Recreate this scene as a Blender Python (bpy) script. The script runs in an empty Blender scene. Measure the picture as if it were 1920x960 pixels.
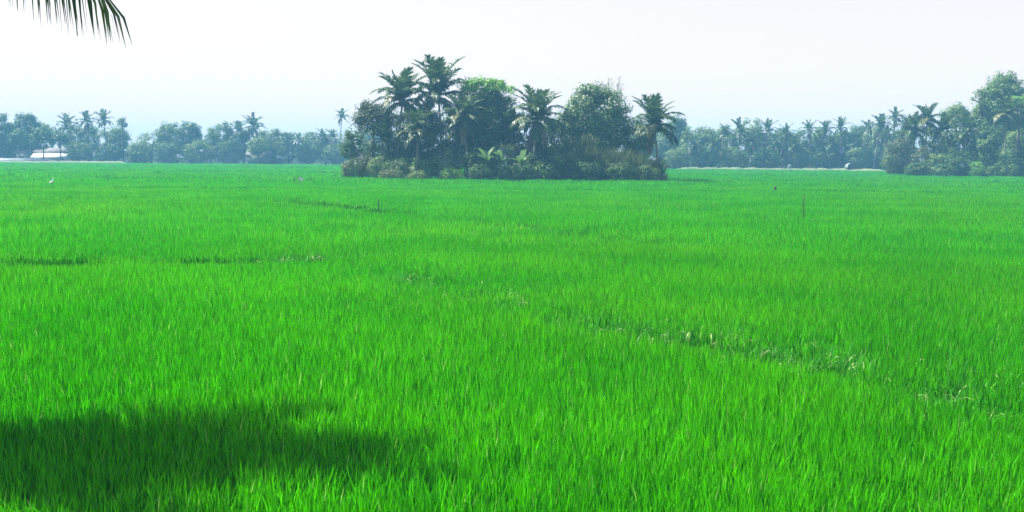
import bpy, math, random
import numpy as np
from mathutils import Vector, Matrix, Euler

R = math.radians
rng = np.random.default_rng(7)
random.seed(7)
S = bpy.context.scene
C = S.collection

# ---------------------------------------------------------------- camera
F_PX = 1844.0
CAM_Z = 3.1
cd = bpy.data.cameras.new('camera')
cd.sensor_width = 36.0
cd.lens = 36.0 * F_PX / 1920.0
cd.clip_start = 0.05
cd.clip_end = 12000
cam = bpy.data.objects.new('camera', cd)
C.objects.link(cam)
cam.location = (0, 0, CAM_Z)
PITCH = math.atan2(480 - 292, F_PX)
ROLL = math.atan2(14, 1920)
CAM_ROT = (Matrix.Rotation(R(90) - PITCH, 3, 'X') @ Matrix.Rotation(ROLL, 3, 'Z'))
cam.rotation_euler = CAM_ROT.to_euler()
S.camera = cam

# ---------------------------------------------------------------- world, sun, exposure
SUN_EL = 56.0
sun_dir = Vector((-0.88, 0.47, 0)).normalized() * math.cos(R(SUN_EL)) + Vector((0, 0, math.sin(R(SUN_EL))))
w = bpy.data.worlds.new('World')
S.world = w
w.use_nodes = True
nt = w.node_tree
bg = nt.nodes['Background']
sky = nt.nodes.new('ShaderNodeTexSky')
sky.sky_type = 'NISHITA'
sky.sun_disc = False
sky.sun_elevation = R(SUN_EL)
sky.sun_rotation = math.atan2(sun_dir.x, sun_dir.y)
sky.air_density = 1.3
sky.dust_density = 3.0
sky.ozone_density = 1.0
# the air low over the horizon is thick with bright moist haze: whiter and brighter there than the clear-air model
wN = nt.nodes; wL = nt.links
tcw = wN.new('ShaderNodeTexCoord'); sep = wN.new('ShaderNodeSeparateXYZ')
wL.new(tcw.outputs['Generated'], sep.inputs[0])
mrw = wN.new('ShaderNodeMapRange'); mrw.interpolation_type = 'SMOOTHSTEP'
mrw.inputs[1].default_value = 0.0; mrw.inputs[2].default_value = 0.45; mrw.inputs[3].default_value = 0.85; mrw.inputs[4].default_value = 0.0
wL.new(sep.outputs[2], mrw.inputs[0])
mxw = wN.new('ShaderNodeMix'); mxw.data_type = 'RGBA'; mxw.inputs[7].default_value = (6.5, 5.65, 5.65, 1)
wL.new(mrw.outputs[0], mxw.inputs[0]); wL.new(sky.outputs[0], mxw.inputs[6]); wL.new(mxw.outputs[2], bg.inputs[0])
bg.inputs[1].default_value = 0.06
sl = bpy.data.lights.new('sun', 'SUN')
sl.energy = 5.0
sl.angle = R(0.53)
sl.color = (1.0, 0.965, 0.90)
so = bpy.data.objects.new('sun', sl)
C.objects.link(so)
so.location = (-40, 40, 60)
so.rotation_euler = sun_dir.to_track_quat('Z', 'Y').to_euler()
S.view_settings.view_transform = 'Standard'
S.view_settings.look = 'None'
S.view_settings.exposure = 1.65
S.view_settings.gamma = 1.0
S.view_settings.use_curve_mapping = False
cy = S.cycles
cy.max_bounces = 5
cy.diffuse_bounces = 3
cy.glossy_bounces = 2
cy.transmission_bounces = 3
cy.volume_bounces = 0
cy.use_adaptive_sampling = True


def P(px, py, D):
    """world point at depth y = D seen in the photograph's pixel px, py (used only to lay the place out)"""
    d = CAM_ROT @ Vector(((px - 960) / F_PX, -(py - 480) / F_PX, -1.0))
    k = D / d.y
    return Vector((d.x * k, D, CAM_Z + d.z * k))


# ---------------------------------------------------------------- helpers
def tag(o, label=None, cat=None, group=None, kind=None):
    if label: o['label'] = label
    if cat: o['category'] = cat
    if group: o['group'] = group
    if kind: o['kind'] = kind
    return o


def empty(name, loc, label, cat, group=None, rz=0.0):
    o = bpy.data.objects.new(name, None)
    C.objects.link(o)
    o.empty_display_size = 0.3
    o.location = loc
    o.rotation_euler = (0, 0, rz)
    return tag(o, label, cat, group)


class MB:
    """collects polygons; build() links them as one mesh object"""
    def __init__(s):
        s.v = []; s.f = []; s.n = 0; s.quads = []

    def add(s, verts, faces):
        verts = np.asarray(verts, float)
        for f in faces:
            s.f.append(tuple(i + s.n for i in f))
        s.v.append(verts); s.n += len(verts)

    def strips(s, pts, wid):
        """pts (N,K,3) centre lines, wid (N,K,3) half-width vectors -> flat strips of K-1 quads each"""
        N, K, _ = pts.shape
        v = np.stack([pts - wid, pts + wid], 2).reshape(-1, 3)
        b = (np.arange(N) * K * 2)[:, None] + (np.arange(K - 1) * 2)[None, :]
        q = np.stack([b, b + 1, b + 3, b + 2], -1).reshape(-1, 4) + s.n
        s.quads.append(q); s.v.append(v); s.n += len(v)

    def quadcards(s, c, u, w_):
        """rhombic leaves: centre c, half-length u, half-width w_"""
        v = np.stack([c - u, c + w_, c + u, c - w_], 1).reshape(-1, 3)
        q = np.arange(len(v)).reshape(-1, 4) + s.n
        s.quads.append(q); s.v.append(v); s.n += len(v)

    def tube(s, pts, radii, sides=7, cap=True):
        pts = [Vector([float(q) for q in p]) for p in pts]; radii = [float(q) for q in radii]
        rings = []
        for i, p in enumerate(pts):
            a = pts[max(i - 1, 0)]; b = pts[min(i + 1, len(pts) - 1)]
            t = (b - a).normalized()
            ref = Vector((1, 0, 0)) if abs(t.x) < 0.8 else Vector((0, 1, 0))
            n1 = t.cross(ref).normalized(); n2 = t.cross(n1)
            rings.append([p + radii[i] * (math.cos(k * 2 * math.pi / sides) * n1 + math.sin(k * 2 * math.pi / sides) * n2) for k in range(sides)])
        vs = [tuple(q) for r in rings for q in r]
        fs = []
        for i in range(len(pts) - 1):
            for k in range(sides):
                a = i * sides + k; b = i * sides + (k + 1) % sides
                fs.append((a, b, b + sides, a + sides))
        if cap:
            fs.append(tuple(range(sides))[::-1])
            fs.append(tuple(range((len(pts) - 1) * sides, len(pts) * sides)))
        s.add(vs, fs)

    def box(s, x0, x1, y0, y1, z0, z1):
        s.add([(x0, y0, z0), (x1, y0, z0), (x1, y1, z0), (x0, y1, z0), (x0, y0, z1), (x1, y0, z1), (x1, y1, z1), (x0, y1, z1)],
              [(0, 3, 2, 1), (4, 5, 6, 7), (0, 1, 5, 4), (1, 2, 6, 5), (2, 3, 7, 6), (3, 0, 4, 7)])

    def mesh(s, name, mat, smooth=False):
        me = bpy.data.meshes.new(name)
        v = np.concatenate(s.v) if s.v else np.zeros((0, 3))
        loops = []; starts = []; totals = []
        at = 0
        for q in s.quads:
            loops.append(q.ravel()); k = len(q)
            starts.append(at + np.arange(k) * 4); totals.append(np.full(k, 4)); at += 4 * k
        for f in s.f:
            loops.append(np.array(f)); starts.append(np.array([at])); totals.append(np.array([len(f)])); at += len(f)
        me.vertices.add(len(v)); me.vertices.foreach_set('co', v.ravel())
        lv = np.concatenate(loops).astype(np.int32)
        me.loops.add(len(lv)); me.loops.foreach_set('vertex_index', lv)
        st = np.concatenate(starts).astype(np.int32)
        me.polygons.add(len(st)); me.polygons.foreach_set('loop_start', st)
        me.update(calc_edges=True)
        me.validate()
        if smooth:
            me.polygons.foreach_set('use_smooth', np.ones(len(me.polygons), bool))
        me.materials.append(mat)
        return me

    def build(s, name, mat, parent=None, smooth=False):
        o = bpy.data.objects.new(name, s.mesh(name, mat, smooth))
        C.objects.link(o)
        if parent: o.parent = parent
        return o


# ---------------------------------------------------------------- materials
def mat_base(name):
    m = bpy.data.materials.new(name); m.use_nodes = True
    t = m.node_tree
    return m, t, t.nodes['Principled BSDF'], t.nodes['Material Output']


def leaf_mat(name, dark, light, trans=0.35, rough=0.5, spec=0.4, pale=None, pale_from=0.97, noise_scale=0.0, dark2=None, noise2=0):
    """foliage: colour differs leaf by leaf (each mesh island) and, if noise_scale, drifts slowly over the ground"""
    m, t, b, out = mat_base(name)
    N = t.nodes; L = t.links
    g = N.new('ShaderNodeNewGeometry')
    r = N.new('ShaderNodeValToRGB')
    r.color_ramp.elements[0].color = (*dark, 1); r.color_ramp.elements[1].color = (*light, 1)
    r.color_ramp.elements[0].position = 0.0; r.color_ramp.elements[1].position = 0.9
    L.new(g.outputs['Random Per Island'], r.inputs[0])
    col = r.outputs[0]
    if noise_scale:
        nz = N.new('ShaderNodeTexNoise'); nz.inputs['Scale'].default_value = noise_scale; nz.inputs['Detail'].default_value = 3
        L.new(g.outputs['Position'], nz.inputs['Vector'])
        mr = N.new('ShaderNodeMapRange'); mr.inputs[1].default_value = 0.38; mr.inputs[2].default_value = 0.62
        L.new(nz.outputs[0], mr.inputs[0])
        mx = N.new('ShaderNodeMix'); mx.data_type = 'RGBA'; mx.blend_type = 'MULTIPLY'
        mx.inputs[7].default_value = (*(dark2 or (0.75, 0.85, 0.7)), 1)
        L.new(mr.outputs[0], mx.inputs[0]); L.new(col, mx.inputs[6]); col = mx.outputs[2]
        if noise2:      # large patches that grow a little yellower
            n2 = N.new('ShaderNodeTexNoise'); n2.inputs['Scale'].default_value = noise2; n2.inputs['Detail'].default_value = 4
            L.new(g.outputs['Position'], n2.inputs['Vector'])
            m2 = N.new('ShaderNodeMapRange'); m2.inputs[1].default_value = 0.45; m2.inputs[2].default_value = 0.62
            L.new(n2.outputs[0], m2.inputs[0])
            x2 = N.new('ShaderNodeMix'); x2.data_type = 'RGBA'; x2.blend_type = 'MULTIPLY'; x2.inputs[7].default_value = (1.45, 1.0, 0.6, 1)
            L.new(m2.outputs[0], x2.inputs[0]); L.new(col, x2.inputs[6]); col = x2.outputs[2]
    if pale:
        gt = N.new('ShaderNodeMath'); gt.operation = 'GREATER_THAN'; gt.inputs[1].default_value = pale_from
        L.new(g.outputs['Random Per Island'], gt.inputs[0])
        mp = N.new('ShaderNodeMix'); mp.data_type = 'RGBA'
        L.new(gt.outputs[0], mp.inputs[0]); L.new(col, mp.inputs[6]); mp.inputs[7].default_value = (*pale, 1)
        col = mp.outputs[2]
    L.new(col, b.inputs['Base Color'])
    b.inputs['Roughness'].default_value = rough
    b.inputs['Specular IOR Level'].default_value = spec
    tr = N.new('ShaderNodeBsdfTranslucent')
    L.new(col, tr.inputs['Color'])
    ms = N.new('ShaderNodeMixShader'); ms.inputs[0].default_value = trans
    L.new(b.outputs[0], ms.inputs[1]); L.new(tr.outputs[0], ms.inputs[2]); L.new(ms.outputs[0], out.inputs[0])
    return m


def solid_mat(name, c1, c2=None, scale=3.0, rough=0.85, detail=4):
    m, t, b, out = mat_base(name)
    N = t.nodes; L = t.links
    tc = N.new('ShaderNodeTexCoord'); nz = N.new('ShaderNodeTexNoise')
    nz.inputs['Scale'].default_value = scale; nz.inputs['Detail'].default_value = detail
    L.new(tc.outputs['Object'], nz.inputs['Vector'])
    r = N.new('ShaderNodeValToRGB')
    r.color_ramp.elements[0].color = (*c1, 1); r.color_ramp.elements[1].color = (*(c2 or [x * 1.4 for x in c1]), 1)
    r.color_ramp.elements[0].position = 0.35; r.color_ramp.elements[1].position = 0.65
    L.new(nz.outputs[0], r.inputs[0]); L.new(r.outputs[0], b.inputs['Base Color'])
    b.inputs['Roughness'].default_value = rough
    bp = N.new('ShaderNodeBump'); bp.inputs['Strength'].default_value = 0.4
    L.new(nz.outputs[0], bp.inputs['Height']); L.new(bp.outputs[0], b.inputs['Normal'])
    return m


M = {
    'rice': leaf_mat('rice_leaf', (0.006, 0.11, 0.0001), (0.092, 0.60, 0.0002), trans=0.5, rough=0.45, spec=0.2,
                     pale=(0.32, 0.54, 0.12), pale_from=0.988, noise_scale=0.22, dark2=(0.55, 0.82, 0.9), noise2=0.05),  # pale blades: some dry and bent, others standing in for glints of sun
    'weed': leaf_mat('weed_leaf', (0.006, 0.12, 0.004), (0.06, 0.34, 0.02), trans=0.35, rough=0.45, spec=0.15,
                     pale=(0.40, 0.50, 0.20), pale_from=0.88),
    'bund_shade': leaf_mat('bund_shade_leaf', (0.002, 0.055, 0.0006), (0.014, 0.19, 0.001), trans=0.35, rough=0.6, spec=0.04),  # grass coloured dark to stand in for the shade in the bund gaps
    'soil': solid_mat('paddy_mud', (0.006, 0.030, 0.003), (0.012, 0.06, 0.005), 0.8, 1.0),
    'bank': solid_mat('dry_bank', (0.04, 0.08, 0.02), (0.10, 0.13, 0.05), 0.5),
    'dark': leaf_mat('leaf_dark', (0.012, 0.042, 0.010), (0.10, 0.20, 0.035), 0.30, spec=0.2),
    'mango': leaf_mat('leaf_glossy', (0.02, 0.06, 0.015), (0.18, 0.28, 0.085), 0.30, rough=0.45, spec=0.3),
    'mid': leaf_mat('leaf_mid', (0.018, 0.06, 0.012), (0.22, 0.33, 0.08), 0.40, spec=0.22),
    'olive': leaf_mat('leaf_olive', (0.035, 0.07, 0.012), (0.14, 0.19, 0.05), 0.3, spec=0.2),
    'brown': leaf_mat('leaf_brownish', (0.02, 0.045, 0.015), (0.11, 0.135, 0.045), 0.25, spec=0.2),
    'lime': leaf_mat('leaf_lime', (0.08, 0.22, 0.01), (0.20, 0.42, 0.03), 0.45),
    'reed': leaf_mat('reed_leaf', (0.04, 0.075, 0.025), (0.15, 0.19, 0.06), 0.35),
    'frond': leaf_mat('frond_leaf', (0.02, 0.05, 0.012), (0.09, 0.15, 0.035), 0.35, rough=0.45, spec=0.35),
    'frondpale': leaf_mat('frond_yellowing', (0.09, 0.11, 0.02), (0.20, 0.20, 0.05), 0.35, rough=0.35, spec=0.5),
    'frondnear': leaf_mat('frond_near', (0.02, 0.055, 0.008), (0.11, 0.18, 0.02), 0.35, rough=0.35, spec=0.5),
    'dry': leaf_mat('frond_dry', (0.12, 0.075, 0.04), (0.26, 0.18, 0.10), 0.25),
    'banana': leaf_mat('banana_leaf', (0.05, 0.12, 0.03), (0.12, 0.22, 0.06), 0.4, rough=0.3, spec=0.6),
    'bark': solid_mat('bark', (0.09, 0.075, 0.06), (0.16, 0.135, 0.11), 2.5),
    'palmbark': solid_mat('palm_bark', (0.13, 0.115, 0.095), (0.24, 0.215, 0.18), 3.0),
    'plaster': solid_mat('white_plaster', (0.72, 0.72, 0.70), (0.80, 0.80, 0.78), 0.6),
    'oldwall': solid_mat('weathered_wall', (0.42, 0.42, 0.40), (0.60, 0.59, 0.56), 0.7),
    'roof': solid_mat('roof_sheet', (0.07, 0.06, 0.055), (0.12, 0.10, 0.09), 1.0),
    'opening': solid_mat('dark_wood', (0.03, 0.03, 0.03), (0.05, 0.045, 0.04), 2.0),
    'post': solid_mat('weathered_stick', (0.035, 0.035, 0.02), (0.07, 0.065, 0.04), 6.0),
    'white': solid_mat('white_cloth', (0.75, 0.77, 0.75), (0.82, 0.84, 0.82), 8.0, 0.6),
    'tarp': solid_mat('pale_tarp', (0.10, 0.13, 0.13), (0.17, 0.20, 0.20), 2.0, 0.6),
    'feather': solid_mat('white_feather', (0.80, 0.80, 0.78), (0.85, 0.85, 0.83), 8.0, 0.7),
    'beak': solid_mat('yellow_beak', (0.55, 0.35, 0.05), (0.6, 0.4, 0.08), 8.0, 0.5),
}

# ---------------------------------------------------------------- ground
def ground_sheet():
    mb = MB()
    xs = [-700, -500, -300, -150, -80, -40, -20, 0, 20, 40, 80, 150, 300, 500, 700]
    ys = [-300, -150, -50, 0, 4, 20, 60, 120, 200, 300, 400, 600, 800]
    vs = [(x, y, 0.0) for y in ys for x in xs]
    nx = len(xs)
    fs = [(j * nx + i, j * nx + i + 1, (j + 1) * nx + i + 1, (j + 1) * nx + i) for j in range(len(ys) - 1) for i in range(nx - 1)]
    mb.add(vs, fs)
    return mb.build('ground', M['soil'])
tag(ground_sheet(), kind='structure')

# raised dry bank on the far side of the paddy (right) and under the left treeline
def bank(name, pts, width, h, mat, seed):
    r = random.Random(seed)
    mb = MB(); vs = []
    prof = [(-0.5, -0.02), (-0.33, 0.72), (-0.12, 1.0), (0.12, 0.98), (0.35, 0.7), (0.5, -0.02)]
    n = 60
    for i in range(n + 1):
        t = i / n * (len(pts) - 1); k = min(int(t), len(pts) - 2); u = t - k
        x = pts[k][0] * (1 - u) + pts[k + 1][0] * u; y = pts[k][1] * (1 - u) + pts[k + 1][1] * u
        hh = h * r.uniform(0.8, 1.15); e = min(i, n - i, 4) / 4
        for a, b in prof:
            vs.append((x, y + a * width, max(b * hh * e, -0.02)))
    m = len(prof)
    mb.add(vs, [(i * m + k, (i + 1) * m + k, (i + 1) * m + k + 1, i * m + k + 1) for i in range(n) for k in range(m - 1)])
    return tag(mb.build(name, mat), kind='structure')
bank('earth_bank', [(P(1262, 0, 222).x, 222), (P(1480, 0, 219).x, 219), (P(1700, 0, 206).x, 206)], 5, 0.85, M['bank'], 1)
bank('earth_bank', [(P(-220, 0, 255).x, 255), (P(70, 0, 255).x, 255), (P(240, 0, 257).x, 257)], 4, 0.9, M['bank'], 2)

# ---------------------------------------------------------------- rice
BUNDS = [  # x0,y0,x1,y1,half-width,thinning
    (-40, 24.0, -12.6, 24.8, 1.1, 0.97), (-12.6, 24.8, -6.4, 25.6, 0.95, 0.88), (-6.4, 25.8, -4.2, 27.3, 0.6, 0.7), (-4.2, 26.6, 6, 30, 0.3, 0.25),
    (-2.3, 22.6, 1.6, 16.0, 0.62, 0.7), (1.6, 16.0, 4.0, 13.7, 0.62, 0.76), (4.0, 13.7, 5.7, 11.1, 0.68, 0.8), (5.7, 11.1, 8.5, 7, 0.5, 0.6),
    (-14, 60, -5.6, 48, 1.2, 0.8), (-5.6, 48, 5, 32, 0.8, 0.5), (5, 32, 16, 22, 0.35, 0.35),
    (10, 36, 40, 33, 0.4, 0.4), (-60, 78, 60, 84, 1.8, 0.8), (-80, 58, -18, 61, 1.0, 0.6), (-70, 41, -11, 38, 0.4, 0.4),
    (-90, 112, -22, 108, 2.2, 1.0), (30, 118, 100, 122, 2.2, 1.0), (-120, 150, 120, 158, 3.0, 1.0), (-150, 200, 140, 192, 3.5, 1.0),
    (18, 70, 26, 52, 0.4, 0.5), (30, 100, 60, 96, 0.8, 0.8),
]


def seg_dist(x, y, s):
    x0, y0, x1, y1 = s[:4]
    dx, dy = x1 - x0, y1 - y0
    t = np.clip(((x - x0) * dx + (y - y0) * dy) / (dx * dx + dy * dy), 0, 1)
    return np.hypot(x - x0 - t * dx, y - y0 - t * dy)


def blades(mb, n, foot, h0, h1, w0, w1, lean, curl, seed, bent=0.05, K=5):
    r = np.random.default_rng(seed)
    # blades grow in small hills (bunches) inside the footprint
    bx = r.uniform(-foot / 2, foot / 2, n); by = r.uniform(-foot / 2, foot / 2, n)
    az = r.uniform(0, 2 * np.pi, n)
    H = r.uniform(h0, h1, n)
    tilt = np.abs(r.normal(0, lean, n))
    c = np.abs(r.normal(0, curl, n))
    isb = r.random(n) < bent
    c[isb] += r.uniform(1.4, 2.4, isb.sum())
    t = np.linspace(0, 1, K)
    ang = tilt[:, None] + c[:, None] * t[None, :] ** 2.2
    ds = (H / (K - 1))[:, None]
    hx = np.concatenate([np.zeros((n, 1)), np.cumsum(np.sin(ang[:, 1:]) * ds, 1)], 1)
    hz = np.concatenate([np.zeros((n, 1)), np.cumsum(np.cos(ang[:, 1:]) * ds, 1)], 1)
    pts = np.stack([bx[:, None] + hx * np.cos(az)[:, None], by[:, None] + hx * np.sin(az)[:, None], hz], -1)
    tw = az + np.pi / 2 + r.normal(0, 0.9, n)
    W = r.uniform(w0, w1, n)[:, None] * np.array([0.6, 0.95, 1.0, 0.8, 0.04] if K == 5 else np.linspace(1, 0.05, K))[None, :] / 2
    wid = np.stack([np.cos(tw)[:, None] * W, np.sin(tw)[:, None] * W, 0 * W], -1)
    mb.strips(pts, wid)


def instancer(name, pts, var, rot, sc, variants, label, cat, kind='stuff'):
    col = bpy.data.collections.new(name + '_sources')
    for i, me in enumerate(variants):
        o = bpy.data.objects.new('%s_source_%02d' % (name, i), me)
        col.objects.link(o)
    me = bpy.data.meshes.new(name)
    me.vertices.add(len(pts)); me.vertices.foreach_set('co', pts.ravel())
    a = me.attributes.new('variant', 'INT', 'POINT'); a.data.foreach_set('value', var.astype(np.int32))
    a = me.attributes.new('turn', 'FLOAT_VECTOR', 'POINT'); a.data.foreach_set('vector', rot.ravel())
    a = me.attributes.new('size', 'FLOAT_VECTOR', 'POINT'); a.data.foreach_set('vector', sc.ravel())
    o = bpy.data.objects.new(name, me); C.objects.link(o)
    g = bpy.data.node_groups.new(name, 'GeometryNodeTree')
    g.interface.new_socket('Geometry', in_out='INPUT', socket_type='NodeSocketGeometry')
    g.interface.new_socket('Geometry', in_out='OUTPUT', socket_type='NodeSocketGeometry')
    N = g.nodes; L = g.links
    gi = N.new('NodeGroupInput'); go = N.new('NodeGroupOutput')
    ci = N.new('GeometryNodeCollectionInfo'); ci.inputs['Collection'].default_value = col
    ci.inputs['Separate Children'].default_value = True; ci.inputs['Reset Children'].default_value = True
    ip = N.new('GeometryNodeInstanceOnPoints'); ip.inputs['Pick Instance'].default_value = True

    def attr(nm, ty):
        n = N.new('GeometryNodeInputNamedAttribute'); n.data_type = ty; n.inputs['Name'].default_value = nm
        return n.outputs['Attribute']
    L.new(gi.outputs[0], ip.inputs['Points']); L.new(ci.outputs[0], ip.inputs['Instance'])
    L.new(attr('variant', 'INT'), ip.inputs['Instance Index'])
    L.new(attr('turn', 'FLOAT_VECTOR'), ip.inputs['Rotation']); L.new(attr('size', 'FLOAT_VECTOR'), ip.inputs['Scale'])
    L.new(ip.outputs[0], go.inputs[0])
    md = o.modifiers.new('plants', 'NODES'); md.node_group = g
    return tag(o, label, cat, kind=kind)


def lowfreq(x, y):
    return (np.sin(x * 0.31 + 1.3 * np.sin(y * 0.17)) + np.sin(y * 0.43 + x * 0.21 + 2) + np.sin(x * 0.9 - y * 0.7) * 0.6
            + np.sin(x * 1.9 + y * 1.3 + 1) * 0.45) / 3.05


rice_meshes = []
for i in range(6):
    mb = MB(); blades(mb, 82, 0.30, 0.30, 0.54, 0.007, 0.015, 0.09, 0.32, 100 + i, 0.07)
    rice_meshes.append(mb.mesh('rice_tuft', M['rice']))
for i in range(4):
    mb = MB(); blades(mb, 105, 0.75, 0.34, 0.56, 0.018, 0.036, 0.10, 0.35, 200 + i, 0.03, 4)
    rice_meshes.append(mb.mesh('rice_patch', M['rice']))
for i in range(3):
    mb = MB(); blades(mb, 260, 3.0, 0.40, 0.58, 0.06, 0.10, 0.12, 0.3, 300 + i, 0.02, 3)
    rice_meshes.append(mb.mesh('rice_block', M['rice']))


def tier(y0, y1, step, v0, v1, slope=0.80, side=6):
    ys = np.arange(y0, y1, step)
    X = []; Y = []
    for y in ys:
        hw = y * slope + side
        x = np.arange(-hw, hw, step)
        X.append(x); Y.append(np.full(len(x), y))
    X = np.concatenate(X); Y = np.concatenate(Y)
    n = len(X)
    X = X + rng.uniform(-0.5, 0.5, n) * step; Y = Y + rng.uniform(-0.5, 0.5, n) * step
    keep = np.ones(n, bool); hs = 1.0 + 0.15 * lowfreq(X, Y) + rng.normal(0, 0.05, n)
    for s in BUNDS:
        d = seg_dist(X, Y, s) + rng.normal(0, 0.07, n)
        wd = max(s[4], step * 0.45)
        gap = s[5] * np.clip(0.85 + 0.55 * np.sin(X * 1.7 + Y * 0.6) + 0.35 * np.sin(X * 4.1 - Y * 2.3), 0.15, 1.25) if s[1] < 40 else s[5]
        keep &= ~((d < wd) & (rng.random(n) < gap))
        near = (d < wd * 1.8)
        hs[near] *= 1 - 0.18 * s[5]
    # the paddy ends at its banks; nothing grows under the island
    isl = ((X + 0.8) / 21.5) ** 2 + ((Y - 121) / 9.5) ** 2 < 1
    keep &= ~isl
    far = np.where(X < 8, 255.0, np.where(X < 85, 217.0 - 0.0 * X, 163.0))
    keep &= ~(Y > far)
    var = rng.integers(v0, v1, n)
    rot = np.stack([rng.normal(0, 0.05, n), rng.normal(0, 0.05, n), rng.uniform(0, 6.283, n)], -1)
    sx = rng.uniform(0.9, 1.15, n)
    sc = np.stack([sx, sx, hs], -1)
    p = np.stack([X, Y, np.zeros(n)], -1)
    return p[keep], var[keep], rot[keep], sc[keep]


T = [tier(3.0, 30, 0.21, 0, 6, 0.75, 3), tier(30, 92, 0.50, 6, 10), tier(92, 262, 2.0, 10, 13, 0.80, 10)]
cat4 = [np.concatenate([t[k] for t in T]) for k in range(4)]
instancer('rice_field', *cat4, rice_meshes, 'bright green paddy rice covering the whole flat field', 'rice')

bund_shade_meshes = []  # dark tufts added along the bunds as painted shade
for i in range(4):
    mb = MB(); blades(mb, 46, 0.45, 0.20, 0.44, 0.012, 0.024, 0.28, 0.7, 500 + i, 0.1)
    bund_shade_meshes.append(mb.mesh('bund_shade_tuft', M['bund_shade']))
vp = []
for b in BUNDS:
    if b[5] < 0.5: continue
    ln = math.hypot(b[2] - b[0], b[3] - b[1]); mid = max(1.0, (b[1] + b[3]) / 2 / 30)
    for _ in range(int(ln * b[4] * 2 / 0.09 / mid ** 2 * b[5])):
        t = rng.random(); o_ = rng.uniform(-1, 1) * b[4]
        nx_, ny_ = -(b[3] - b[1]) / ln, (b[2] - b[0]) / ln
        vp.append((b[0] + t * (b[2] - b[0]) + nx_ * o_, b[1] + t * (b[3] - b[1]) + ny_ * o_, mid))
vp = np.array(vp); n = len(vp)
instancer('bund_shade_grass', np.column_stack([vp[:, :2], np.zeros(n)]), rng.integers(0, 4, n),
          np.stack([rng.normal(0, 0.1, n), rng.normal(0, 0.1, n), rng.uniform(0, 6.28, n)], -1),
          np.stack([vp[:, 2], vp[:, 2], rng.uniform(0.75, 1.15, n)], -1), bund_shade_meshes,
          'short grass added on the narrow bunds, its dark green standing in for the shade between the rice plots', 'grass')

# weeds and bent dry leaves along the little field bunds
weed_meshes = []
for i in range(4):
    mb = MB(); blades(mb, 36, 0.35, 0.26, 0.52, 0.009, 0.018, 0.45, 1.1, 400 + i, 0.45)
    weed_meshes.append(mb.mesh('weed_tuft', M['weed']))
wp = []
for s, k in ((4, 130), (5, 130), (6, 110), (7, 40), (2, 30), (9, 40), (8, 20), (10, 30)):
    b = BUNDS[s]
    # weeds bunch up in clumps along the line
    cl = rng.uniform(0, 1, 7)
    for _ in range(k):
        t = float(np.clip(rng.choice(cl) + rng.normal(0, 0.05), 0, 1)); o_ = rng.normal(0, b[4] * 1.05) + 0.3 * math.sin(t * 9 + s)
        [wp.append((b[0] + rng.normal(0, 0.1) + t * (b[2] - b[0]) + o_, b[1] + rng.normal(0, 0.1) + t * (b[3] - b[1]) + o_ * 0.7)) for _k in range(2)]
for (cx, cy_, k, sp) in ((11.4, 24.2, 14, 0.4), (5.4, 22.6, 12, 0.45), (8.8, 20.6, 7, 0.4), (-4.2, 26.8, 12, 0.3), (4.9, 10.9, 14, 0.3), (3.5, 13.4, 10, 0.3), (2.1, 8.0, 3, 0.3), (-2.9, 7.4, 4, 0.5)):
    for _ in range(k):
        wp.append((cx + rng.normal(0, sp), cy_ + rng.normal(0, sp)))
wp = np.array(wp); n = len(wp)
s_ = rng.uniform(0.75, 1.2, n)
instancer('field_weeds', np.column_stack([wp, np.zeros(n)]), rng.integers(0, 4, n),
          np.stack([rng.normal(0, 0.15, n), rng.normal(0, 0.15, n), rng.uniform(0, 6.28, n)], -1),
          np.stack([s_, s_, s_ * rng.uniform(0.8, 1.1, n)], -1), weed_meshes,
          'arching weeds and pale bent dry blades along the narrow field bunds', 'weeds')

# ---------------------------------------------------------------- broadleaf trees and shrubs
def unit(v):
    return v / np.maximum(np.linalg.norm(v, axis=-1, keepdims=True), 1e-9)


def crown_mb(r, rad, zc, nclump, clump_r, per, leaf, flat=0.75, flip=True, spread=0.42):
    """leaves spread through clumps that fill an uneven ellipsoid of radii rad centred at height zc"""
    mb = MB()
    rx, ry, rz = rad
    d = unit(r.normal(size=(nclump, 3)))
    if flip:
        d[:, 2] = np.where(d[:, 2] < -0.35, -d[:, 2] * 0.8, d[:, 2])
    k = r.uniform(0.45, 1.0, nclump) ** 0.6
    # uneven outline: a few directions bulge, others are pulled in
    bd = unit(r.normal(size=(5, 3))); amp = r.uniform(-0.26, 0.20, 5)
    f = 1 + (np.clip(d @ bd.T, 0, 1) ** 3 * amp).sum(1)
    c = d * (k * f)[:, None] * np.array([rx, ry, rz]) * 0.86
    cr = clump_r * r.uniform(0.65, 1.3, nclump)
    n = nclump * per
    ci = np.repeat(np.arange(nclump), per)
    ld = unit(r.normal(size=(n, 3)))
    lr = r.uniform(0.25, 1.05, n) ** 0.55
    pos = c[ci] + ld * (lr * cr[ci])[:, None] * np.array([1, 1, flat])
    pos[:, 2] += zc
    nor = unit(ld + 0.5 * d[ci] + np.array([0, 0, 0.5]) + r.normal(0, 0.55, (n, 3)))
    a = unit(np.cross(nor, r.normal(size=(n, 3))))
    b = np.cross(nor, a)
    L = leaf * r.uniform(0.6, 1.25, n)[:, None]
    pos[:, 2] = np.maximum(pos[:, 2], 0.06)
    mb.quadcards(pos, a * L * 0.5, b * L * spread * 0.5)
    return mb, c + np.array([0, 0, zc])


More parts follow.
